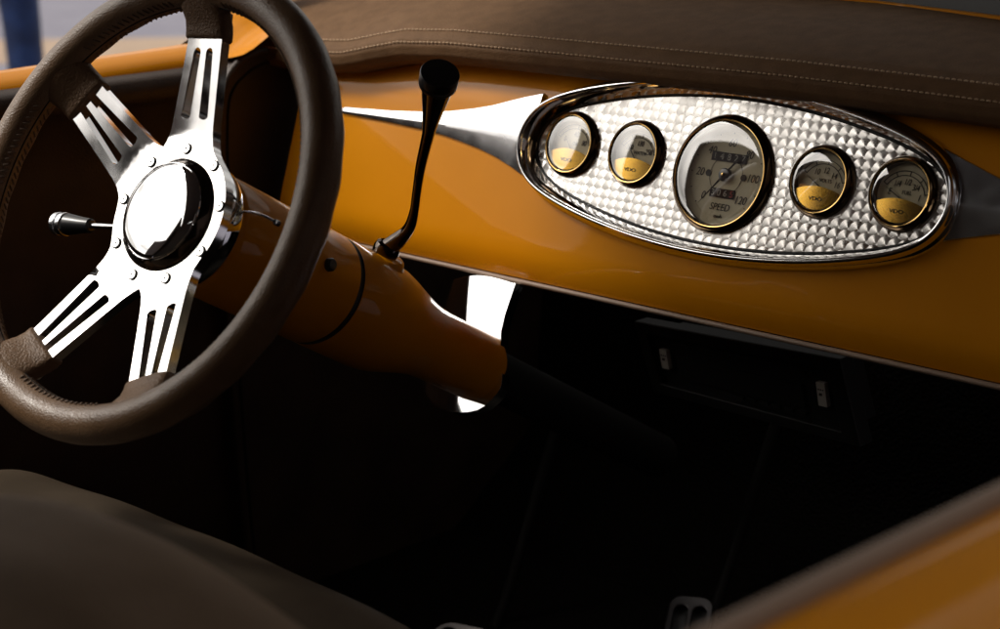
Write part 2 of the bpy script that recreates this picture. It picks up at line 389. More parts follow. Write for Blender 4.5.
if RN[0].dot(RS[0]) < 0: RN = [-x for x in RN]
def off(d): return [(RS[i] + RN[i] * d) for i in range(240)]
VOFF = -.0035
g = new()
def frange(a, b, n): return [a + (b - a) * i / n for i in range(n + 1)]
dout = [(x, -.1225) for x in frange(DL, DR, 60)] + [(DR, v) for v in frange(-.1225, .0875, 24)[1:]] + [(x, .0875) for x in frange(DR, DL, 60)[1:]] + [(DL, v) for v in frange(.0875, -.1225, 24)[1:-1]]
plate(g, dout, [[(p.x, p.y + VOFF) for p in off(.0045)]], lambda x, y, z: pan(x, y, dash_n(y) - .004 * (x / .546) ** 2), 0, 0, step=.009, back=False)
obj('face_panel', g, M['paint'], dash, sharp=60)
g = new()
# return edges
grid(g, lambda a, b: pan(DL + (DR - DL) * a, -.1225 + .003 * b, dash_n(-.1225) - .004 * (2 * a - 1) ** 2 - .028 * b), 60, 3)
grid(g, lambda a, b: pan(DL, -.1225 + .21 * b, dash_n(-.1225 + .21 * b) - .004 - .03 * a), 3, 40)
bmesh.ops.remove_doubles(g, verts=g.verts[:], dist=1e-5)
obj('edge_return', g, M['paint'], dash)
g = new(); tube(g, [pan(DL + (DR - DL) * i / 40, -.1255, dash_n(-.1225) + .0005 - .004 * (2 * i / 40 - 1) ** 2) for i in range(41)], .0022, 10)
obj('lower_welt', g, M['trim'], dash)

# leather pad over the dash
def pad_bottom(x): return interp(x, [(-.62, .028), (-.56, .034), (-.5, .034), (-.447, .0375), (-.41, .046), (-.374, .0535), (-.31, .0575), (-.2, .0585), (.06, .060), (.2, .058), (.6, .050)])
PADP = [(-.012, -.006), (-.002, -.002), (.003, .004), (.004, .012), (.001, .019), (-.006, .0245), (-.018, .029), (-.04, .0345), (-.075, .041), (-.12, .046), (-.18, .0475), (-.24, .043)]
def pad_pt(x, s):
    v0 = pad_bottom(x); k = s * (len(PADP) - 1); i = min(int(k), len(PADP) - 2); fr = k - i
    n = PADP[i][0] * (1 - fr) + PADP[i + 1][0] * fr; dv = PADP[i][1] * (1 - fr) + PADP[i + 1][1] * fr
    e = sstep(-.618, -.603, x)
    p = PO + PX * x
    # n is measured horizontally backwards, dv vertically, from the bottom edge of the lip
    b = pan(x, v0, .018)
    lift = max(0, 1.0665 - (b.z + .0475)) * sstep(.42, .95, s)
    return b + Vector((0, -n, dv * (.55 + .45 * e) + lift))
g = new()
grid(g, lambda a, b: pad_pt(-.622 + 1.2 * a, b), 110, 60)
grid(g, lambda a, b: pad_pt(-.622 + .0001, b) + Vector((.0, .0, -.012 * a)), 2, 60)
grid(g, lambda a, b: pad_pt(-.622 + 1.2 * a, 0) + Vector((0, .03 * b, -.004 * b)), 110, 2)
bmesh.ops.remove_doubles(g, verts=g.verts[:], dist=1e-5)
pad = obj('leather_pad', g, M['pad'], dash)
def stitches(bm, path, r=.0006, gap=.62):
    for i in range(0, len(path) - 1):
        a, b = path[i], path[i + 1]; c = a.lerp(b, gap); tube(bm, [a, a.lerp(c, .5) + Vector((0, -.0004, .0004)), c], [r * .7, r, r * .7], 6)
def s_at(v):  # parameter on the pad profile nearest a lift of v
    return v
for q, (s_, nm) in enumerate(((.315, 'stitching'), (.465, 'stitching'))):
    g = new(); N_ = 230
    path = [pad_pt(-.6 + 1.15 * i / N_, s_) for i in range(N_ + 1)]
    nr = [(pad_pt(-.6 + 1.15 * i / N_, s_ + .02) - pad_pt(-.6 + 1.15 * i / N_, s_ - .02)).cross(Vector((-1, 0, 0))).normalized() for i in range(N_ + 1)]
    path = [p + m * .0009 * (1 if m.z > 0 else -1) for p, m in zip(path, nr)]
    stitches(g, path, .00075); obj(nm, g, M['thread'], pad)

# pointed chrome trims
def bez_x(v):
    pts_ = [p for p in off(0) if p.x > 0]; return min(pts_, key=lambda p: abs(p.y + VOFF - v)).x
UPL = [(-.47, -.001), (-.457, .0035), (-.43, .0046), (-.391, .0062), (-.345, .0098), (-.314, .0135), (-.284, .0190), (-.262, .0240), (-.243, .0298), (-.225, .0350), (-.205, .0400)]
LOL = [(-.47, -.001), (-.457, -.0045), (-.43, -.005), (-.391, -.0060), (-.340, -.0083), (-.314, -.0105), (-.292, -.0134), (-.268, -.0172), (-.246, -.0221), (-.225, -.0285), (-.205, -.0360)]
UPR = [(.19, .0385), (.215, .0300), (.244, .0208), (.28, .0130), (.33, .0085), (.40, .0055), (.46, .0040), (.475, 0)]
LOR = [(.19, -.0385), (.215, -.0290), (.245, -.0210), (.28, -.0130), (.33, -.0085), (.40, -.0055), (.46, -.0040), (.475, 0)]
for up, lo, lab in ((UPL, LOL, 'bright chrome trim running to a point behind the wheel'), (UPR, LOR, 'dark reflecting chrome trim at the right end')):
    g = new(); x0, x1 = up[0][0], up[-1][0]
    def sp(a, b, up=up, lo=lo, x0=x0, x1=x1):
        x = x0 + (x1 - x0) * a; u_, l_ = interp(x, up), interp(x, lo); mid = (u_ + l_) / 2 - .003 * min(1, (u_ - l_) / .05)
        hgt = .0022 + min(.0045, (u_ - l_) * .055)
        prof = [(u_, -.003), (u_, .0008), (u_ - .0006, .0016)] + [(u_ + (mid - u_) * k / 5, .0016 + (hgt - .0016) * (k / 5) ** .9) for k in (1, 2, 3, 4, 5)] + [(mid + (l_ - mid) * k / 5, hgt - (hgt - .0016) * (k / 5) ** 1.1) for k in (1, 2, 3, 4)] + [(l_ + .0006, .0016), (l_, .0008), (l_, -.003)]
        i = int(round(b * (len(prof) - 1))); v, n = prof[i]
        xe = bez_x(v) + .0056; x = min(x, -xe) if x < 0 else max(x, xe)
        return pan(x, v, n - .004 * (x / .55) ** 2)
    grid(g, sp, 60, 15)
    obj('trim_spear', g, M['satin'], dash, sharp=16, label=lab)

# ================================================================== INSTRUMENT CLUSTER
clu = thing('instrument_cluster', 'oval engine turned metal instrument panel with five round gauges in a chrome bezel', 'instrument panel', pan(0, -.0035, -.006))
def sweep(bm, prof, closed=False):
    rings = [[bm.verts.new(pan(p.x, p.y + VOFF, n)) for p in off(d)] for d, n in prof]
    if closed: rings.append(rings[0])
    for A_, B_ in zip(rings, rings[1:]):
        for k in range(240): bm.faces.new((A_[k], A_[(k + 1) % 240], B_[(k + 1) % 240], B_[k]))
g = new()
sweep(g, [(.0065, -.004), (.0062, .0010), (.0050, .0032), (.0034, .0052), (.0030, .0058), (.0028, .0082), (.0018, .0105), (.0008, .0118), (-.0004, .0122), (-.0014, .0118), (-.0022, .0105), (-.0026, .0085)])
bez = obj('bezel', g, M['chrome'], clu, sharp=60)
g = new()
sweep(g, [(-.0026, .0086), (-.0033, .0075), (-.0048, .0050), (-.0062, .0010), (-.0074, -.0030), (-.0084, -.0054), (-.0090, -.0062)])
obj('inner_wall', g, M['darkchrome'] if False else M['chrome'], bez, sharp=60, label='mirror polished inner wall of the bezel')
g = new(); sweep(g, [(-.0084, -.0052), (-.0090, -.0046), (-.0098, -.0052), (-.0098, -.0062)]); obj('gasket', g, M['rubber'], bez)
GX = [(-.165, 0, .0253), (-.093, 0, .0253), (-.0013, -.0059, .0440), (.0930, 0, .0253), (.1655, 0, .0253)]
g = new()

plate(g, [(p.x, p.y + VOFF) for p in off(-.0086)], [circle2(R_ + .001, x, y, 72) for x, y, R_ in GX], lambda x, y, z: pan(x, y, z), -.012, -.006)
obj('engine_turned_plate', g, M['turned'], clu, smooth=False)

def make_gauge(cx, cy, R, kind, lab):
    O = pan(cx, cy, 0)
    k = R / .0253; big = kind == 'speed'
    dn = -.0105 if big else -.0065
    g = new(); kk = 1.0 if not big else 1.35
    lathe(g, [(R + .0038 * kk, -.0060), (R + .0038 * kk, -.0052), (R + .0034 * kk, -.0036), (R + .0024 * kk, -.0014), (R + .0012 * kk, -.0002), (R + .0003, .0003)], O, PX, PV, PN, 96)
    ga = obj('gauge', g, M['blackbrass'], clu, label=lab)
    g = new(); lathe(g, [(R + .0003, .0003), (R - .0001, .0009), (R - .0007, .0008), (R - .0010, .0001)], O, PX, PV, PN, 96); obj('gold_ring', g, M['gold'], ga)
    g = new(); lathe(g, [(R - .0010, .0001), (R - .0022, -.0016), (R - .0026, -.0022), (R - .0028, dn - .0005)], O, PX, PV, PN, 96); obj('inner_rim', g, M['blackgloss'], ga)
    g = new(); lathe(g, [(R - .0028, dn), (R * .5, dn), (0, dn)], O, PX, PV, PN, 96)
    if big:   # slanted outer scale ring of the speedometer
        lathe(g, [(R - .0028, dn + .0035), (R * .80, dn + .0004)], O, PX, PV, PN, 96)
    obj('dial', g, M['dial'], ga)
    L = lambda x, y, z: pan(cx + x, cy + y, dn + .0003 + z)
    def at(ax, ay, sc=1): return lambda x, y, z: L(ax + x, ay + y, z)
    g = new()
    def arc(r0, r1, a0, a1, n=40, z=.0001):
        plate(g, [(r0 * cos(radians(a0 + (a1 - a0) * i / n)), r0 * sin(radians(a0 + (a1 - a0) * i / n))) for i in range(n + 1)] + [(r1 * cos(radians(a1 + (a0 - a1) * i / n)), r1 * sin(radians(a1 + (a0 - a1) * i / n))) for i in range(n + 1)], [], lambda x, y, zz: L(x, y, zz), -.0001, z)
    def tick(r0, r1, a, w_):
        c, s = cos(radians(a)), sin(radians(a)); plate(g, [(c * r0 - s * w_, s * r0 + c * w_), (c * r0 + s * w_, s * r0 - c * w_), (c * r1 + s * w_, s * r1 - c * w_), (c * r1 - s * w_, s * r1 + c * w_)], [], lambda x, y, zz: L(x, y, zz), -.0001, .0001)
    if big:
        for i, nmb in enumerate((0, 20, 40, 60, 80, 100, 120)):
            a = 225 - 45 * i; text_into(g, str(nmb), R * .215, at(R * .60 * cos(radians(a)), R * .60 * sin(radians(a))), .2, squash=.85)
        for i in range(49):
            a = 225 - 270 * i / 48; tick(R * (.77 if i % 4 == 0 else .80), R * .845, a, .00028 if i % 4 else .0004)
        z_ = R * .79; arc(R * .845, R * .856, 225, -45, 80)
        text_into(g, 'SPEED', R * .185, at(0, -R * .60), .18, squash=.9); text_into(g, 'mph', R * .12, at(0, -R * .77), .0, squash=.9)
        for sx in (-1, 1): plate(g, circle2(R * .062, sx * R * .40, .0, 20), [], lambda x, y, zz: L(x, y, zz), -.0001, .0004)
        arc(R * .36, R * .368, 0, 359, 60)
        obj('dial_lettering', g, M['ink'], ga, smooth=False)
        for (yy, ww, txt, nm) in ((R * .33, R * .80, '14827', 'odometer'), (-R * .34, R * .56, '3065', 'trip_counter')):
            g = new(); hh_ = R * .17
            plate(g, [(-ww / 2, yy - hh_ / 2), (ww / 2, yy - hh_ / 2), (ww / 2, yy + hh_ / 2), (-ww / 2, yy + hh_ / 2)], [], lambda x, y, zz: L(x, y, zz), -.0002, .0004)
            for i, ch in enumerate(txt):
                text_into(g, ch, R * .17, lambda x, y, z, i=i, yy=yy, ww=ww, n_=len(txt): L(-ww / 2 + ww * (i + .5) / n_ + x, yy + y, z + .0005), 0, mi=2 if (nm == 'trip_counter' and i == len(txt) - 1) else 1)
            obj(nm, g, [M['blackgloss'], M['white_ink'], M['red_ink']], ga, smooth=False)
        # needle resting at zero with a counterweight
        g = new(); a = radians(232); d_ = Vector((cos(a), sin(a))); p_ = Vector((-d_.y, d_.x))
        plate(g, [tuple(d_ * (R * .74)), tuple(d_ * 0 + p_ * .0011), tuple(-d_ * (R * .22) + p_ * .0007), tuple(-d_ * (R * .40) + p_ * .0012), tuple(-d_ * (R * .40) - p_ * .0012), tuple(-d_ * (R * .22) - p_ * .0007), tuple(-p_ * .0011)], [], lambda x, y, zz: L(x, y, zz + .0025), 0, .0005)
        lathe(g, [(R * .125, .0002), (R * .125, .0028), (R * .11, .0036), (0, .0040)], L(0, 0, 0), PX, PV, PN, 32)
        obj('needle', g, M['blackgloss'], ga)
        g = new(); lathe(g, [(R * .03, .0041), (R * .03, .0050), (0, .0054)], L(0, 0, 0), PX, PV, PN, 16); obj('pivot_pin', g, M['gold'], ga)
    else:
        marks = {'volts': [('10', 120), ('12', 84), ('14', 48), ('16', 14)], 'fuel': [('E', 158), ('1/4', 122), ('1/2', 84), ('3/4', 48), ('1', 12)],
                 'oil': [('0', 140), ('40', 84), ('80', 30)], 'water': [('100', 135), ('180', 84), ('250', 32)]}[kind]
        title = {'volts': 'VOLTS', 'fuel': 'FUEL', 'oil': 'OIL', 'water': 'WATER'}[kind]
        cy0 = -R * .18
        gg = R * .84; g0 = cy0
        LL = L
        L2 = lambda x, y, z: pan(cx + x, cy + cy0 + y, dn + .0003 + z)
        def arc2(r0, r1, a0, a1, n=30):
            plate(g, [(r0 * cos(radians(a0 + (a1 - a0) * i / n)), r0 * sin(radians(a0 + (a1 - a0) * i / n))) for i in range(n + 1)] + [(r1 * cos(radians(a1 + (a0 - a1) * i / n)), r1 * sin(radians(a1 + (a0 - a1) * i / n))) for i in range(n + 1)], [], lambda x, y, zz: L2(x, y, zz), -.0001, .0001)
        def tick2(r0, r1, a, w_):
            c, s = cos(radians(a)), sin(radians(a)); plate(g, [(c * r0 - s * w_, s * r0 + c * w_), (c * r0 + s * w_, s * r0 - c * w_), (c * r1 + s * w_, s * r1 - c * w_), (c * r1 - s * w_, s * r1 + c * w_)], [], lambda x, y, zz: L2(x, y, zz), -.0001, .0001)
        arc2(gg * .86, gg * .89, 148, 18); arc2(gg * 1.02, gg * 1.05, 148, 18)
        for t_ in (148, 115.5, 83, 50.5, 18): tick2(gg * .86, gg * 1.05, t_, .00035)
        for s_, a in marks:
            text_into(g, s_, R * .27, lambda x, y, z, a=a: L2(gg * .64 * cos(radians(a)) + x, gg * .64 * sin(radians(a)) + y, z), .2, squash=.72 if len(s_) > 2 else .8)
        text_into(g, title, R * .17, lambda x, y, z: L2(R * .10 + x, R * .22 + y, z), .0, squash=.9)
        obj('dial_lettering', g, M['ink'], ga, smooth=False)
        g = new(); a = radians({'volts': 150, 'fuel': 152, 'oil': 128, 'water': 132}[kind]); d_ = Vector((cos(a), sin(a))); p_ = Vector((-d_.y, d_.x))
        plate(g, [tuple(d_ * (R * .72)), tuple(p_ * .0006), tuple(-d_ * (R * .1)), tuple(-p_ * .0006)], [], lambda x, y, zz: L2(x, y, zz + .0015), 0, .0003)
        obj('needle', g, M['ink'], ga)
        # brass segment with raised lettering
        g = new(); Ri = R - .0027; n = 40; a0, a1 = 202, 338
        lo_ = [(Ri * cos(radians(a0 + (a1 - a0) * i / n)), Ri * sin(radians(a0 + (a1 - a0) * i / n))) for i in range(n + 1)]
        xa, ya = lo_[0]; top_ = [(-xa + 2 * xa * i / 24, ya + (R * .17) * (1 - ((-xa + 2 * xa * i / 24) / xa) ** 2)) for i in range(1, 24)]
        plate(g, lo_ + top_, [], lambda x, y, z: pan(cx + x, cy + y, -.0032 + z + .0022 * (1 - (x / Ri) ** 2) - .02 * 0), -.0012, 0, step=.004)
        sg = obj('brass_segment', g, M['brass'], ga)
        g = new(); text_into(g, 'VDO', R * .17, lambda x, y, z: pan(cx + x, cy - R * .56 + y, -.0032 + .0022 * (1 - (x / Ri) ** 2) + .0002 + z), 0, squash=1.35)
        obj('segment_lettering', g, M['ink'], ga, smooth=False)
    # domed glass
    g = new(); lathe(g, [((R - .0016) * sin(t_ * pi / 2 / 8), -.0006 + .0005 * k * cos(t_ * pi / 2 / 8)) for t_ in range(8, -1, -1)], O, PX, PV, PN, 64)
    obj('glass', g, M['glass'], ga, sharp=180)
    return ga
M['blackbrass'] = mat('smoked_brass', (0.085, 0.055, 0.030), metal=1, rough=.14)
for (cx, cy, R_), kind, lab in zip(GX, ('oil', 'water', 'speed', 'volts', 'fuel'),
        ('small gauge at the left end, glass full of sky', 'small gauge beside the speedometer, half in reflection', 'large speedometer marked 0 to 120', 'volts gauge with brass segment', 'fuel gauge with brass segment')):
    make_gauge(cx, cy, R_, kind, lab)

# ================================================================== STEERING WHEEL
wheel = thing('steering_wheel', 'four spoke steering wheel with brown leather rim and polished metal hub', 'steering wheel', WC)
RC, RT = .162, .0139
g = new()
def rimpt(a, b):
    th = 2 * pi * a; ph = 2 * pi * b; r = RT
    # shallow finger waves on the hidden side
    wv = .0005 * max(0, -sin(ph)) * cos(th * 30)
    rr = RC + (r + wv) * cos(ph); return whl(rr * cos(th), rr * sin(th), (r + wv) * sin(ph) * 1.04)
grid(g, rimpt, 240, 40, True, True)
rim = obj('rim', g, M['rim'], wheel, sharp=180)
SP = [93, 147, 241, 294]       # spoke directions
# lacing on the inner side of the rim
NS = 190
for q0, q1_ in zip(SP, SP[1:] + [SP[0] + 360]):
    g = new()
    for i in range(int((q0 + 9) / 360 * NS) + 1, int((q1_ - 9) / 360 * NS)):
        a_ = 2 * pi * i / NS; b_ = a_ + 2 * pi / NS * .62; r = RT + .0004
        for sgn in (-1, 1):
            pts = []
            for q_ in range(4):
                t_ = a_ + (b_ - a_) * q_ / 3; ph = radians(180 + sgn * (13 + 20 * q_ / 3)); pts.append(whl((RC + r * cos(ph)) * cos(t_), (RC + r * cos(ph)) * sin(t_), r * sin(ph)))
            tube(g, pts, [.0006, .0009, .0009, .0006], 6)
    obj('stitching', g, M['dthread'], rim)
g = new()
# seam groove where the leather edges meet
tube(g, [whl((RC - RT + .0002) * cos(2 * pi * i / 180), (RC - RT + .0002) * sin(2 * pi * i / 180), 0) for i in range(181)], .0007, 6)
obj('seam', g, M['black'], rim)

# spider: hub ring and four slotted spokes in one dished plate
def hw(r): return interp(r, [(.0545, .0268), (.057, .0248), (.060, .0230), (.064, .0218), (.070, .0208), (.085, .0197), (.129, .0170), (.155, .0164)])
def dish(r):
    t = min(1, max(0, (r - .054) / .096)); return -.028 + .020 * ((5 * t * t) if t < .1 else (t - .05)) / .95
out = []
order = sorted(SP)
for i, s in enumerate(order):
    nx = order[(i + 1) % 4] + (360 if i == 3 else 0)
    rs = [.056 + .003 * k for k in range(4)] + [.070, .078, .088, .100, .112, .124, .136, .150]
    start = .0562
    left, right = [], []
    for r in rs:
        a = math.degrees(math.asin(min(.99, hw(r) / r)))
        right.append((r, s - a)); left.append((r, s + a))
    out += right + left[::-1]
    a_end = left[0][1]; nxt = nx - math.degrees(math.asin(hw(.056) / .056))
    gap = nxt - a_end
    if gap > 8:
        n = max(3, int(gap / 4))
        for k in range(1, n):
            t_ = k / n; e = min(t_, 1 - t_) * gap
            rr = .0538 + (.056 - .0538) * max(0, 1 - e / 12) ** 2; out.append((rr, a_end + gap * t_))
    else:
        out.append((.0553, (a_end + nxt) / 2))
outline = [(r * cos(radians(a)), r * sin(radians(a))) for r, a in out]
# drop duplicated points
cl = []
for p in outline:
    if not cl or (Vector(p) - Vector(cl[-1])).length > 2e-4: cl.append(p)
outline = cl
holes = [circle2(.034, n=64)]
for s in SP:
    d_ = Vector((cos(radians(s)), sin(radians(s)))); p_ = Vector((-d_.y, d_.x))
    rend = .1235 if s == 93 else .134
    for sg in (-1, 1):
        def cen(r): return sg * interp(r, [(.07, .0093), (.125, .0058), (.14, .0052)])
        def wid(r): return interp(r, [(.07, .0047), (.125, .0033), (.14, .0031)])
        lp = []
        r0, r1 = .0695, rend
        rr = [r0 + (r1 - r0) * k / 12 for k in range(13)]
        def pt(r, y): return tuple(d_ * r + p_ * y)
        A1 = [pt(r, cen(r) + wid(r) * 1) for r in rr[1:-1]]; B1 = [pt(r, cen(r) - wid(r)) for r in rr[1:-1]]
        w1, w0 = wid(r1), wid(r0); rc1, rc0 = rr[-2], rr[1]
        capo = [pt(rc1 + w1 * sin(radians(t_)), cen(rc1) + w1 * cos(radians(t_))) for t_ in (25, 50, 75, 90, 105, 130, 155)]
        capi = [pt(rc0 - w0 * .55 * sin(radians(t_)), cen(rc0) - w0 * cos(radians(t_))) for t_ in (25, 45, 70, 90, 110, 135, 155)]
        holes.append(A1 + capo + B1[::-1] + capi)
g = new()
def wmap(x, y, z): return whl(x, y, dish(sqrt(x * x + y * y)) + z)
plate(g, outline, holes, wmap, -.0085, 0, step=.005)
spider = bevel(obj('spoke_plate', g, M['alu'], wheel, sharp=30), .0005, 2, 50)

# leather sleeves on the spoke ends
for s in SP:
    d_ = WU * cos(radians(s)) + WV * sin(radians(s)); p_ = -WU * sin(radians(s)) + WV * cos(radians(s)); g = new()
    secs = [(.1285, .0188, .0062), (.1288, .0196, .0074), (.130, .0200, .0080), (.134, .0199, .0086), (.140, .0199, .0096), (.147, .0208, .0108), (.153, .0224, .0119), (.159, .0238, .0126), (.164, .0228, .0115)]
    rings = []
    for r, a_, h_ in secs:
        dd = dish(min(r, .15)) * (1 - sstep(.135, .158, r)) - .0035 * (1 - sstep(.135, .158, r))
        ring = []
        for k in range(40):
            t_ = 2 * pi * k / 40; e = 2.6 + 1.2 * (1 - sstep(.13, .16, r)); cx, sx = cos(t_), sin(t_)
            x = math.copysign(abs(cx) ** (2 / e), cx) * a_; z = math.copysign(abs(sx) ** (2 / e), sx) * h_
            crease = .0005 * noise.noise(Vector((r * 160, x * 90, s)))
            ring.append(g.verts.new(WC + d_ * r + p_ * x + WN * (dd + z + crease)))
        rings.append(ring)
    for A_, B_ in zip(rings, rings[1:]):
        for k in range(40): g.faces.new((A_[k], A_[(k + 1) % 40], B_[(k + 1) % 40], B_[k]))
    g.faces.new(rings[0]); g.faces.new(rings[-1][::-1])
    o = obj('leather_sleeve', g, M['sleeve'], wheel, sharp=70)

# hub hardware
g = new(); lathe(g, [(.036, -.0275), (.0425, -.0275), (.0425, -.0268), (.0418, -.0255), (.0372, -.0218), (.0368, -.0214)], WC, WU, WV, WN, 96)
capo = obj('cap_ring', g, M['darkchrome'], wheel, sharp=50, label='dark reflecting ring round the hub cap')
g = new(); lathe(g, [(.0370, -.0216), (.0368, -.0208), (.0362, -.0206), (.0358, -.0209)], WC, WU, WV, WN, 96); obj('cap_edge', g, M['chrome'], capo)
g = new(); lathe(g, [(.0359 * sin(t_ * pi / 2 / 12), -.0212 + .0042 * (cos(t_ * pi / 2 / 12))) for t_ in range(12, -1, -1)], WC, WU, WV, WN, 96)
obj('hub_cap', g, M['chrome'], wheel, sharp=180)
for k in range(9):
    c = wpol(.0498, 14 + 40 * k, -.0274); g = new()
    lathe(g, [(.0035, -.0002), (.0035, .0005), (.0032, .0007), (.0010, .0007), (.0009, -.0001), (0, -.0001)], c, WU, WV, WN, 24)
    bo = obj('bolt', g, M['alu'], wheel, sharp=30)
    g = new(); lathe(g, [(.0034, .0003), (.0042, .0003), (.0042, -.0008)], c, WU, WV, WN, 24); obj('countersink', g, M['black'], bo)
    g = new(); lathe(g, [(.0009, .00045), (0, .00046)], c, WU, WV, WN, 8); obj('hex_socket', g, M['black'], bo)
g = new(); lathe(g, [(.036, -.0362), (.0500, -.0364), (.0505, -.0375), (.0505, -.0440), (.0495, -.0450), (.0485, -.0452), (.0485, -.0530), (.0475, -.0545), (.040, -.0550)], WC, WU, WV, WN, 96)
had = obj('hub_adaptor', g, M['chrome'], wheel, sharp=40)

# ================================================================== STEERING COLUMN
colm = thing('steering_column', 'glossy amber steering column with black band and chrome support bracket under the dashboard', 'steering column', whl(0, 0, -.30))
g = new(); lathe(g, [(.036, -.058), (.043, -.0575), (.0452, -.060), (.0458, -.064), (.0460, -.080), (.0460, -.1935), (.0455, -.1950)], WC, WU, WV, WN, 96); sh = obj('upper_shroud', g, M['paint'], colm)
g = new(); lathe(g, [(.0455, -.1945), (.0442, -.1955), (.0442, -.2000), (.0455, -.2010)], WC, WU, WV, WN, 96); obj('black_band', g, M['rubber'], colm, sharp=30)
g = new(); lathe(g, [(.0455, -.2005), (.0460, -.2020), (.0462, -.264), (.0454, -.275), (.0430, -.287), (.0385, -.305), (.0340, -.324), (.0318, -.337), (.0312, -.348)], WC, WU, WV, WN, 96); obj('lower_shroud', g, M['paint'], colm, sharp=60)
g = new(); lathe(g, [(.0308, -.335), (.0304, -.424)], WC, WU, WV, WN, 64); obj('column_tube', g, M['paint'], colm)
g = new(); lathe(g, [(.0225, -.420), (.0225, -.75)], WC, WU, WV, WN, 48); obj('inner_shaft', g, M['black'], colm)
# small black button on the shroud
c_ = wpol(.046, 14, -.155); nn_ = WU * cos(radians(14)) + WV * sin(radians(14)); g = new(); lathe(g, [(.0052, -.002), (.0052, .003), (.0042, .0045), (0, .0050)], c_, WN, nn_.cross(WN), nn_, 24); obj('button', g, M['plastic'], colm)
# drop bracket: plate across the column
PB = [(-.0590, .0740), (-.033, .0795), (-.010, .0805), (.0135, .0785), (.0155, .0760), (.0165, .0345), (.0315, -.004), (.0310, -.020), (.0160, -.0370), (-.0120, -.0440), (-.0340, -.0415), (-.0480, -.0320), (-.0560, -.0150), (-.0570, .010), (-.0590, .045)]
g = new()
ring2 = smooth_path([Vector((x, y, 0)) for x, y in PB], 3)
plate(g, [(x, y) for x, y in [(p.x, p.y) for p in ring2]], [circle2(.0300, 0, 0, 40)], lambda x, y, z: whl(x, y, -.42 + z + .075 * max(y, 0) - .0025 * ((y / .06) ** 2) - .008 * (max(0, -.008 - x) / .05) ** 2), -.012, 0, step=.008)
bevel(obj('support_bracket', g, M['chrome'], colm, sharp=40), .0012, 3, 50)
# boss where the gear lever leaves the column
g = new(); b0 = wpol(.040, 68, -.249); bd = (Vector((-.1696, -.1985, .8982)) - b0).normalized(); ba = bd.cross(WN).normalized(); bb = bd.cross(ba)
lathe(g, [(.0175, -.012), (.0165, .0), (.0140, .0065), (.0128, .0088), (.0112, .0098), (0, .0100)], b0, ba, bb, bd, 40); obj('lever_boss', g, M['paint'], colm)

# gear lever
lev = thing('gear_lever', 'black column gear lever with trumpet shaped knob standing before the chrome trim', 'gear lever', b0)
LP = [(-.1806, -.2017, .8897), (-.1696, -.1985, .8982), (-.1579, -.1972, .9094), (-.1478, -.2008, .9244), (-.1361, -.2080, .9446), (-.1225, -.2161, .9670), (-.1049, -.2248, .9932), (-.0964, -.2296, 1.0061)]
path = smooth_path(LP, 6); nP = len(path); rads = []
for i in range(nP):
    t_ = i / (nP - 1); rads.append(interp(t_, [(0, .0076), (.12, .0070), (.25, .0050), (.45, .0036), (.6, .0036), (.8, .0044), (1, .0056)]))
g = new(); tube(g, path, rads, 24); obj('rod', g, M['levermetal'] if 'levermetal' in M else M['darkchrome'], lev)
k0 = Vector(LP[-1]); k1 = Vector((-.0698, -.2450, 1.0450)); kd = (k1 - k0).normalized(); ka = kd.cross(Vector((0, 1, 0))).normalized(); kb = kd.cross(ka); KL = (k1 - k0).length
g = new(); lathe(g, [(.0045, -.016), (.0062, -.002), (.0078, KL * .2), (.0102, KL * .5), (.0122, KL * .76), (.0127, KL * .83)], k0, ka, kb, kd, 48); kn = obj('knob', g, M['blackgloss'], lev)
g = new(); lathe(g, [(.0120, KL * .74), (.0140, KL * .75), (.0143, KL * .77), (.0143, KL * .80), (.0136, KL * .81), (.0136, KL * .825), (.0144, KL * .835), (.0146, KL * .985), (.0142, KL * 1.0), (.0134, KL * 1.003), (0, KL * 1.0)], k0, ka, kb, kd, 48); obj('knob_cap', g, M['plastic'], kn, sharp=30)
g = new(); c_ = Vector(LP[0]); lathe(g, [(.0105, -.006), (.0112, -.001), (.0100, .003), (.0078, .0045)], Vector(LP[0]).lerp(Vector(LP[1]), .1), ba, bb, bd, 32); obj('collar', g, M['darkchrome'], lev)

# turn signal lever
tsl = thing('turn_signal_lever', 'short lever with a black knob and two silver rings, left of the hub', 'indicator lever', whl(-.04, -.001, -.075))
a_ = whl(-.04, -.002, -.072); b_ = whl(-.125, -.0105, -.070); d_ = (b_ - a_).normalized(); aa = d_.cross(WN).normalized(); ab = d_.cross(aa)
g = new(); tube(g, [a_, b_ + d_ * .004], .0022, 12); obj('rod', g, M['satin'], tsl)
g = new(); lathe(g, [(.0, 0), (.0040, 0), (.0056, .001), (.0064, .010), (.0082, .0235), (.0086, .0255), (.0082, .0262), (.0080, .0395), (.0068, .0410), (0, .0412)], b_, aa, ab, d_, 40); kn = obj('knob', g, M['plastic'], tsl, sharp=30)
for z_ in (.0275, .0340):
    g = new(); lathe(g, [(.0078, z_), (.0091, z_ + .0003), (.0093, z_ + .001), (.0092, z_ + .0042), (.0088, z_ + .0048), (.0078, z_ + .005)], b_, aa, ab, d_, 40); obj('silver_ring', g, M['satin'], kn, sharp=30)

# thin chrome wire on the right of the column
stk = thing('thin_wire', 'thin chrome wire on the right side of the amber column behind the hub', 'stalk', whl(.030, .012, -.062))
g = new(); tube(g, smooth_path([whl(.030, .0165, -.058), whl(.050, .0185, -.057), whl(.062, .0175, -.058), whl(.073, .0150, -.061)], 5), .0011, 10); obj('wire', g, M['chrome'], stk)
g = new(); lathe(g, [(.0, -.002), (.0022, -.002), (.0024, 0), (.0022, .002), (0, .0022)], whl(.073, .0150, -.061), WU, WV, WN, 16); obj('tip', g, M['blackgloss'], stk)

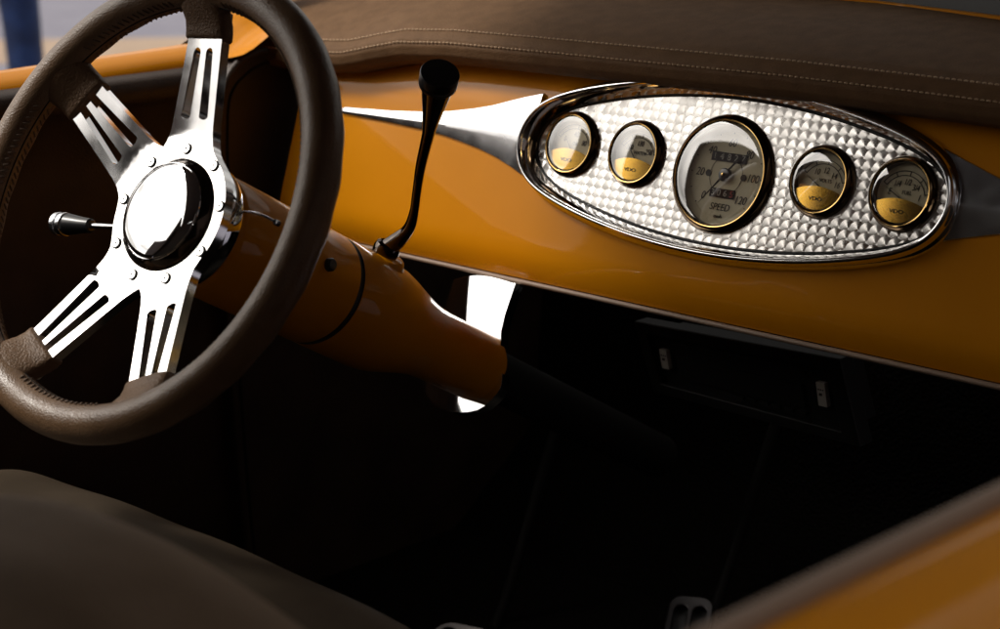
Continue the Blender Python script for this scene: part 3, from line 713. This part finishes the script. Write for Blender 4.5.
# ================================================================== DRIVER SIDE
dd = thing('driver_door', 'amber door top with dark brown leather inner panel on the far side of the cabin', 'car door', (-.60, -.5, .45))
def ysurf(bm, prof, y0, y1, ny=24, zf=lambda y: 0, xf=lambda y: 0):
    grid(bm, lambda a, b: (lambda y, p: Vector((p[0] + xf(y), y, p[1] + zf(y))))(y0 + (y1 - y0) * a, prof[int(round(b * (len(prof) - 1)))]), ny, len(prof))
bow = lambda y: .0018 * sin((y + .6) * 4)
g = new(); ysurf(g, [(-.583, .975), (-.586, .985), (-.592, .9925), (-.600, .9970), (-.612, 1.0005), (-.626, 1.002), (-.642, .998), (-.66, .985), (-.68, .93), (-.695, .80), (-.70, .6), (-.69, .42)], -1.12, -.055, 40, lambda y: .02 * (y + .28)); obj('outer_skin', g, M['paint'], dd, sharp=60)
g = new(); ysurf(g, [(-.602, .989), (-.592, .9905), (-.578, .988), (-.569, .984), (-.567, .972), (-.571, .962), (-.578, .956), (-.579, .90), (-.579, .42)], -1.12, -.055, 30); obj('leather_lining', g, M['dleather'], dd, sharp=60)
cw = thing('cowl_side', 'amber cowl corner rising to the end of the leather pad behind the wheel', 'car body panel', (-.62, .1, .45))
def cz(y): return .030 * sstep(-.06, .02, y) + .012 * sstep(.0, .3, y)
g = new(); ysurf(g, [(-.545, 1.000), (-.562, .996), (-.580, .993), (-.592, .994), (-.602, .999), (-.616, 1.006), (-.632, 1.0085), (-.65, 1.000), (-.668, .975), (-.685, .92), (-.695, .80), (-.70, .6), (-.69, .42)], -.050, .45, 40, cz); obj('skin', g, M['paint'], cw, sharp=70)
kp = thing('kick_panel', 'dark brown leather side panel with piped edge between door and dashboard', 'side panel', (-.56, 0, .7))
KO = [(-.062, .42), (-.070, .60), (-.074, .80), (-.074, .90), (-.070, .955), (-.062, .975), (-.050, .9885), (-.034, .9965), (-.010, 1.000), (.05, .992), (.46, .985), (.46, .42)]
kor = [(p.x, p.y) for p in smooth_path([Vector((a, b, 0)) for a, b in KO], 4)]
g = new(); plate(g, kor, [], lambda x, y, z: Vector((-.560 + z, x, y)), -.02, 0); bevel(obj('leather_face', g, M['dleather'], kp), .004, 3, 50)
g = new(); tube(g, smooth_path([Vector((-.558, a, b)) for a, b in KO[:10]], 6), .0042, 12); obj('piping', g, M['dleather'], kp)
g = new(); tube(g, smooth_path([Vector((-.5595, a + .010, b - .008 - .004 * (i > 5))) for i, (a, b) in enumerate(KO[:10])], 6), .0014, 8); obj('welt', g, M['black'], kp)

# ================================================================== PASSENGER DOOR (near, out of focus)
pd = thing('passenger_door', 'curved amber door top with tan edge trim, blurred in the lower right corner', 'car door', (.62, -.5, .45))
def pdz(y): return .001 + .022 * sstep(0, 1, 0) + .012 * max(0, -.60 - y)
PPR = [(.606, .985), (.608, .997), (.615, 1.000), (.630, .9985), (.648, .992), (.668, .979), (.688, .958), (.706, .925), (.720, .88), (.730, .80), (.735, .65), (.72, .42)]
g = new(); ysurf(g, PPR, -1.02, .0, 60, pdz); subsurf(obj('outer_skin', g, M['paint'], pd, sharp=80), 1)
g = new(); ysurf(g, [(.611, .996), (.611, 1.0022), (.609, 1.0042), (.606, 1.0042), (.604, 1.0020), (.6035, .996), (.605, .988), (.608, .986)], -1.02, .0, 40, pdz); obj('edge_trim', g, M['trim'], pd, sharp=80)
g = new(); ysurf(g, [(.607, .975), (.602, .96), (.585, .95), (.583, .42)], -1.02, .0, 20); obj('leather_lining', g, M['dleather'], pd)

# ================================================================== SEATS
st = thing('bench_seat', 'brown leather seat with rounded cushion and backrest in the near left corner', 'car seat', (-.05, -.62, .45))
def rbox(bm, c, s, r, fn=None, n=7):
    """rounded box by projecting a subdivided cube"""
    c = Vector(c); hx, hy, hz = s[0] / 2, s[1] / 2, s[2] / 2
    b2 = bmesh.new(); bmesh.ops.create_cube(b2, size=2); bmesh.ops.subdivide_edges(b2, edges=b2.edges[:], cuts=n * 2, use_grid_fill=True)
    mp = {}
    for v in b2.verts:
        p = Vector((v.co.x * hx, v.co.y * hy, v.co.z * hz)); q = Vector((max(-hx + r, min(hx - r, p.x)), max(-hy + r, min(hy - r, p.y)), max(-hz + r, min(hz - r, p.z))))
        d = p - q
        if d.length > 0: d = d.normalized() * r
        w_ = q + d
        if fn: w_ = fn(w_, hx, hy, hz)
        mp[v] = bm.verts.new(c + w_)
    for f in b2.faces: bm.faces.new([mp[v] for v in f.verts])
    b2.free()
def back_f(p, hx, hy, hz):
    t_ = p.x / hx; up_ = max(0, p.z / hz); return p + Vector((0, .16 * p.z * 0, -.085 * t_ * t_ * up_ + .0002 * sin(p.x * 60) * up_))
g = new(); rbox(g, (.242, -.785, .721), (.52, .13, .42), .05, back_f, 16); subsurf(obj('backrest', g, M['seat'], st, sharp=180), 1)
def cush_f(p, hx, hy, hz):
    t_ = p.x / hx; u_ = p.y / hy
    return p + Vector((0, 0, (.012 * (1 - t_ * t_) - .018 * max(0, u_) ** 2 + .0008 * sin(p.x * 48)) * (p.z > 0)))
g = new(); rbox(g, (-.125, -.60, .652), (.56, .40, .17), .065, cush_f, 14); subsurf(obj('cushion', g, M['cushion'], st, sharp=180, label='brown seat cushion, its shade put into the colour'), 1)
g = new(); tube(g, [Vector((.242 + .235 * t_, -.7215, .721 + .178 - .074 * t_ * t_)) for t_ in [i / 12 - 1 for i in range(25)]], .0028, 8); obj('backrest_piping', g, M['trim'], st)
g = new(); tube(g, smooth_path([Vector((-.46, -.44, .700)), Vector((-.2, -.432, .704)), Vector((.02, -.440, .700)), Vector((.060, -.475, .702)), Vector((.066, -.58, .705)), Vector((.066, -.75, .705))], 8), .0035, 10); obj('piping', g, M['dleather'], st)

# ================================================================== UNDER THE DASH
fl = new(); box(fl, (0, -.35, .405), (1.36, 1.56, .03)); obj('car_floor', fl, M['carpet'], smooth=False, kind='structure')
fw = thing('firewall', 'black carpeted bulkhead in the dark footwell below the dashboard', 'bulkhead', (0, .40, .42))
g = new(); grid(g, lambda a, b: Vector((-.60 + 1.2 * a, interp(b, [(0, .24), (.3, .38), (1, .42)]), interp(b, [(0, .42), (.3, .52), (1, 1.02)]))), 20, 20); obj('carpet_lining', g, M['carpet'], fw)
rd = thing('car_radio', 'black radio with small silver buttons hanging in the dark below the dashboard', 'radio', (-.015, .07, .72))
RV = Vector((.0, -.10, -.995)).normalized()
def rp(x, h, y=0.0): return Vector((x, .05 + .12 * h - y, .792 - h))
g = new()
fr = [(-.130, .004), (.088, -.004), (.106, .070), (-.112, .068)]; ih = [(-.117, .014), (.074, .008), (.086, .060), (-.104, .058)]
plate(g, fr, [ih], lambda x, h, z: rp(x, h, z), -.015, .004); bevel(obj('surround', g, M['radioblack'], rd, smooth=False), .0015)
g = new(); plate(g, ih, [], lambda x, h, z: rp(x, h, z), -.05, -.004); fc = obj('front', g, M['radioblack'], rd, smooth=False)
g = new(); plate(g, [(-.09, .019), (.048, .016), (.049, .0205), (-.089, .0235)], [], lambda x, h, z: rp(x, h, z), -.004, -.002); obj('disc_slot', g, M['radioblack'], fc, smooth=False)
g = new(); plate(g, [(-.088, .030), (.046, .029), (.049, .050), (-.084, .051)], [], lambda x, h, z: rp(x, h, z), -.004, -.001); bevel(obj('display', g, M['radioblack'], fc, smooth=False), .001)
for x_, h0, h1, w_ in ((-.1045, .026, .044, .008), (.0620, .022, .043, .0088)):
    g = new(); plate(g, [(x_, h0), (x_ + w_, h0), (x_ + w_ + .002, h1), (x_ + .002, h1)], [], lambda x, h, z: rp(x, h, z), -.004, .0015)
    o = bevel(obj('silver_button', g, M['silver'], rd, smooth=False), .0006)
    g = new()
    for q in range(3): box(g, rp(x_ + .0028 + q * .0022, h0 + (h1 - h0) * .3, .0018), (.0011, .0004, .0012))
    box(g, rp(x_ + .0048, h0 + (h1 - h0) * .5, .0018), (.003, .0004, .0022))
    obj('button_marks', g, M['ink'], o, smooth=False)
g = new()
for q in range(6): box(g, rp(-.02 + q * .013, .0545, -.002), (.009, .003, .003))
obj('preset_buttons', g, M['radioblack'], fc, smooth=False)

def rrect(w_, h_, r, n=6):
    out = []
    for cx, cy, a0 in ((w_ / 2 - r, h_ / 2 - r, 0), (-w_ / 2 + r, h_ / 2 - r, 90), (-w_ / 2 + r, -h_ / 2 + r, 180), (w_ / 2 - r, -h_ / 2 + r, 270)):
        out += [(cx + r * cos(radians(a0 + 90 * k / n)), cy + r * sin(radians(a0 + 90 * k / n))) for k in range(n + 1)]
    return out
def pedal(name, label, cat, c, w_, h_, A, B, slots):
    N = A.cross(B).normalized(); t = thing(name, label, cat, c)
    g = new(); hs_ = []
    for s_ in slots: hs_.append([(x + s_, y) for x, y in rrect(w_ * .30, h_ * .80, w_ * .145)])
    plate(g, rrect(w_, h_, w_ * .30), hs_, lambda x, y, z: c + A * x + B * y + N * z, -.008, 0); bevel(obj('billet_pad', g, M['pedal'], t), .0012, 2, 50)
    g = new(); plate(g, rrect(w_ * .85, h_ * .9, w_ * .2), [], lambda x, y, z: c + A * x + B * y + N * z, -.014, -.0085); obj('rubber_backing', g, M['rubber'], t)
    g = new(); tube(g, smooth_path([c - N * .012, c - N * .05 + Vector((0, .04, .05)), c + Vector((0, .16, .22))], 6), .006, 10); obj('arm', g, M['black'], t)
    return t
# accelerator: slotted end towards the dashboard
pedal('accelerator_pedal', 'slotted metal accelerator pedal at the bottom edge, left of the blurred door', 'pedal', Vector((-.158, .162, .428)), .045, .115, Vector((.874, .486, 0)).normalized(), Vector((-.42, .76, .50)).normalized(), (-.0095, .0095))
pedal('brake_pedal', 'metal brake pedal barely showing at the bottom edge below the column', 'pedal', Vector((-.330, .012, .410)), .075, .075, Vector((.96, .28, 0)).normalized(), Vector((-.2, .7, .55)).normalized(), (-.018, .018))

# windshield base behind the pad
wsh = thing('windshield', 'black rubber seal and amber lower frame of the windshield behind the pad', 'windshield', (0, .16, 1.06))
def fz(x): return pad_pt(max(-.6, min(.57, x)), .80).z
def sheetx(bm, prof, x0=-.60, x1=.60, n=40):
    grid(bm, lambda a, b: (lambda x, p: Vector((x, p[0] + .058 - .30 * max(x, 0) + .05 * min(x, 0), p[1])))(x0 + (x1 - x0) * a, prof[int(round(b * (len(prof) - 1)))]), n, len(prof))
g = new(); sheetx(g, [(.134, 1.03), (.1345, 1.0655), (.136, 1.0672), (.139, 1.0677), (.1405, 1.0665), (.142, 1.03)]); obj('frame', g, M['paint'], wsh)
g = new(); sheetx(g, [(.141, 1.04), (.1412, 1.100), (.145, 1.106), (.151, 1.106), (.155, 1.100), (.155, 1.06)]); obj('rubber_seal', g, M['rubber'], wsh)
g = new(); grid(g, lambda a, b: Vector((-.58 + 1.16 * a, (.149 + .058 - .30 * max(-.58 + 1.16 * a, 0)) * (1 - b) + .05 * b, 1.07 + .32 * b)), 12, 8); obj('pane', g, M['pane'], wsh)

# cabin top and rear, unseen parts added to shade the cabin
rf = thing('added_hardtop', 'amber hardtop with dark headliner added unseen to shade the cabin', 'car roof', (0, -.5, 1.40))
def roofz(x, y): return 1.47 - .035 * (x / .6) ** 2 - .03 * ((y + .45) / .6) ** 2
g = new(); grid(g, lambda a, b: Vector((-.56 + 1.12 * a, -1.16 + 1.42 * b, roofz(-.56 + 1.12 * a, -1.16 + 1.42 * b) + .03)), 24, 24); obj('outer_shell', g, M['paint'], rf)
g = new(); grid(g, lambda a, b: Vector((-.55 + 1.10 * a, -1.15 + 1.40 * b, roofz(-.55 + 1.10 * a, -1.15 + 1.40 * b))), 24, 24); obj('headliner', g, M['head'], rf)
g = new(); grid(g, lambda a, b: Vector((-.60 + 1.2 * a, -1.15 - .03 * sin(b * 3), .45 + .97 * b)), 12, 12)
for s_ in (-1, 1): box(g, (s_ * .60, -1.11, 1.2), (.03, .10, .46))
obj('rear_wall', g, M['head'], rf)
for s_ in (-1, 1):
    g = new(); tube(g, [Vector((s_ * .60, .03, 1.03)), Vector((s_ * .55, .10, 1.43))], .014, 12); obj('pillar', g, M['paint'], rf)

# ================================================================== PERSON ON THE PAVEMENT
pp = Vector((-5.40, 2.57, 0))
# facing roughly away from the car
fx = Vector((-.5, .86, 0)).normalized(); rx = Vector((.74, .67, 0)).normalized()
def bodypt(side, fwd, z): return pp + rx * side + fx * fwd + Vector((0, 0, z))
def skinned(name, chains, material, parent, sub=2):
    """chains: list of joint lists (pos, radius); the first joint of later chains is an index into the vertices"""
    me = bpy.data.meshes.new(name); vs, es, rs = [], [], []
    for ch in chains:
        prev = None
        for j in ch:
            if isinstance(j, int): prev = j; continue
            p, r = j; vs.append(p - pp); rs.append(r)
            if prev is not None: es.append((prev, len(vs) - 1))
            prev = len(vs) - 1
    me.from_pydata([tuple(v) for v in vs], es, []); o = bpy.data.objects.new(name, me); COL.objects.link(o); o.parent = parent
    m = o.modifiers.new('skin', 'SKIN')
    for i, r in enumerate(rs):
        me.skin_vertices[0].data[i].radius = (r, r) if not isinstance(r, tuple) else r
    me.skin_vertices[0].data[0].use_root = True
    subsurf(o, sub); me.materials.append(material); m.use_smooth_shade = True
    return o
per = thing('person', 'person in blue jeans standing on the pavement, only one leg in view, blurred', 'person', pp)
B = bodypt
ch = [[(B(0, 0, .95), (.15, .11)), (B(0, 0, 1.12), (.13, .10)), (B(0, 0, 1.32), (.15, .11)), (B(0, 0, 1.44), (.10, .08)), (B(0, .01, 1.52), .055), (B(0, .02, 1.62), (.078, .09)), (B(0, .02, 1.70), (.075, .088)), (B(0, .01, 1.755), .045)]]
for s_ in (-1, 1):
    ch.append([0, (B(s_ * .105, 0, .86), .085), (B(s_ * .125, .01, .50), .055), (B(s_ * .135, -.01, .10), .038), (B(s_ * .14, .06, .04), .035), (B(s_ * .145, .15, .03), .03)])
    ch.append([3, (B(s_ * .19, 0, 1.41), .052), (B(s_ * .25, -.01, 1.14), .040), (B(s_ * .27, .06, .90), .028), (B(s_ * .27, .09, .84), (.024, .034)), (B(s_ * .27, .11, .77), (.016, .03))])
body = skinned('body', ch, M['skin'], per)
jc = [[(B(0, 0, .97), (.165, .125)), (B(0, 0, .90), (.165, .125))]]
for s_ in (-1, 1): jc.append([1, (B(s_ * .10, 0, .80), .100), (B(s_ * .120, .01, .50), .078), (B(s_ * .130, 0, .30), .073), (B(s_ * .137, -.005, .08), .071)])
skinned('jeans', jc, M['jeans'], per)
skinned('shirt', [[(B(0, 0, .96), (.165, .125)), (B(0, 0, 1.12), (.15, .115)), (B(0, 0, 1.33), (.17, .125)), (B(0, 0, 1.45), (.11, .09))], [2, (B(.20, 0, 1.40), .07), (B(.25, -.01, 1.20), .06)], [2, (B(-.20, 0, 1.40), .07), (B(-.25, -.01, 1.20), .06)]], M['shirt'], per)
skinned('hair', [[(B(0, .0, 1.66), (.082, .085)), (B(0, 0, 1.74), (.082, .09)), (B(0, 0, 1.775), .05)]], M['hair'], per)
for s_ in (-1, 1):
    skinned('shoe', [[(B(s_ * .14, -.03, .045), .045), (B(s_ * .142, .08, .04), .042), (B(s_ * .146, .18, .03), .032)]], M['shoe'], per, 1)
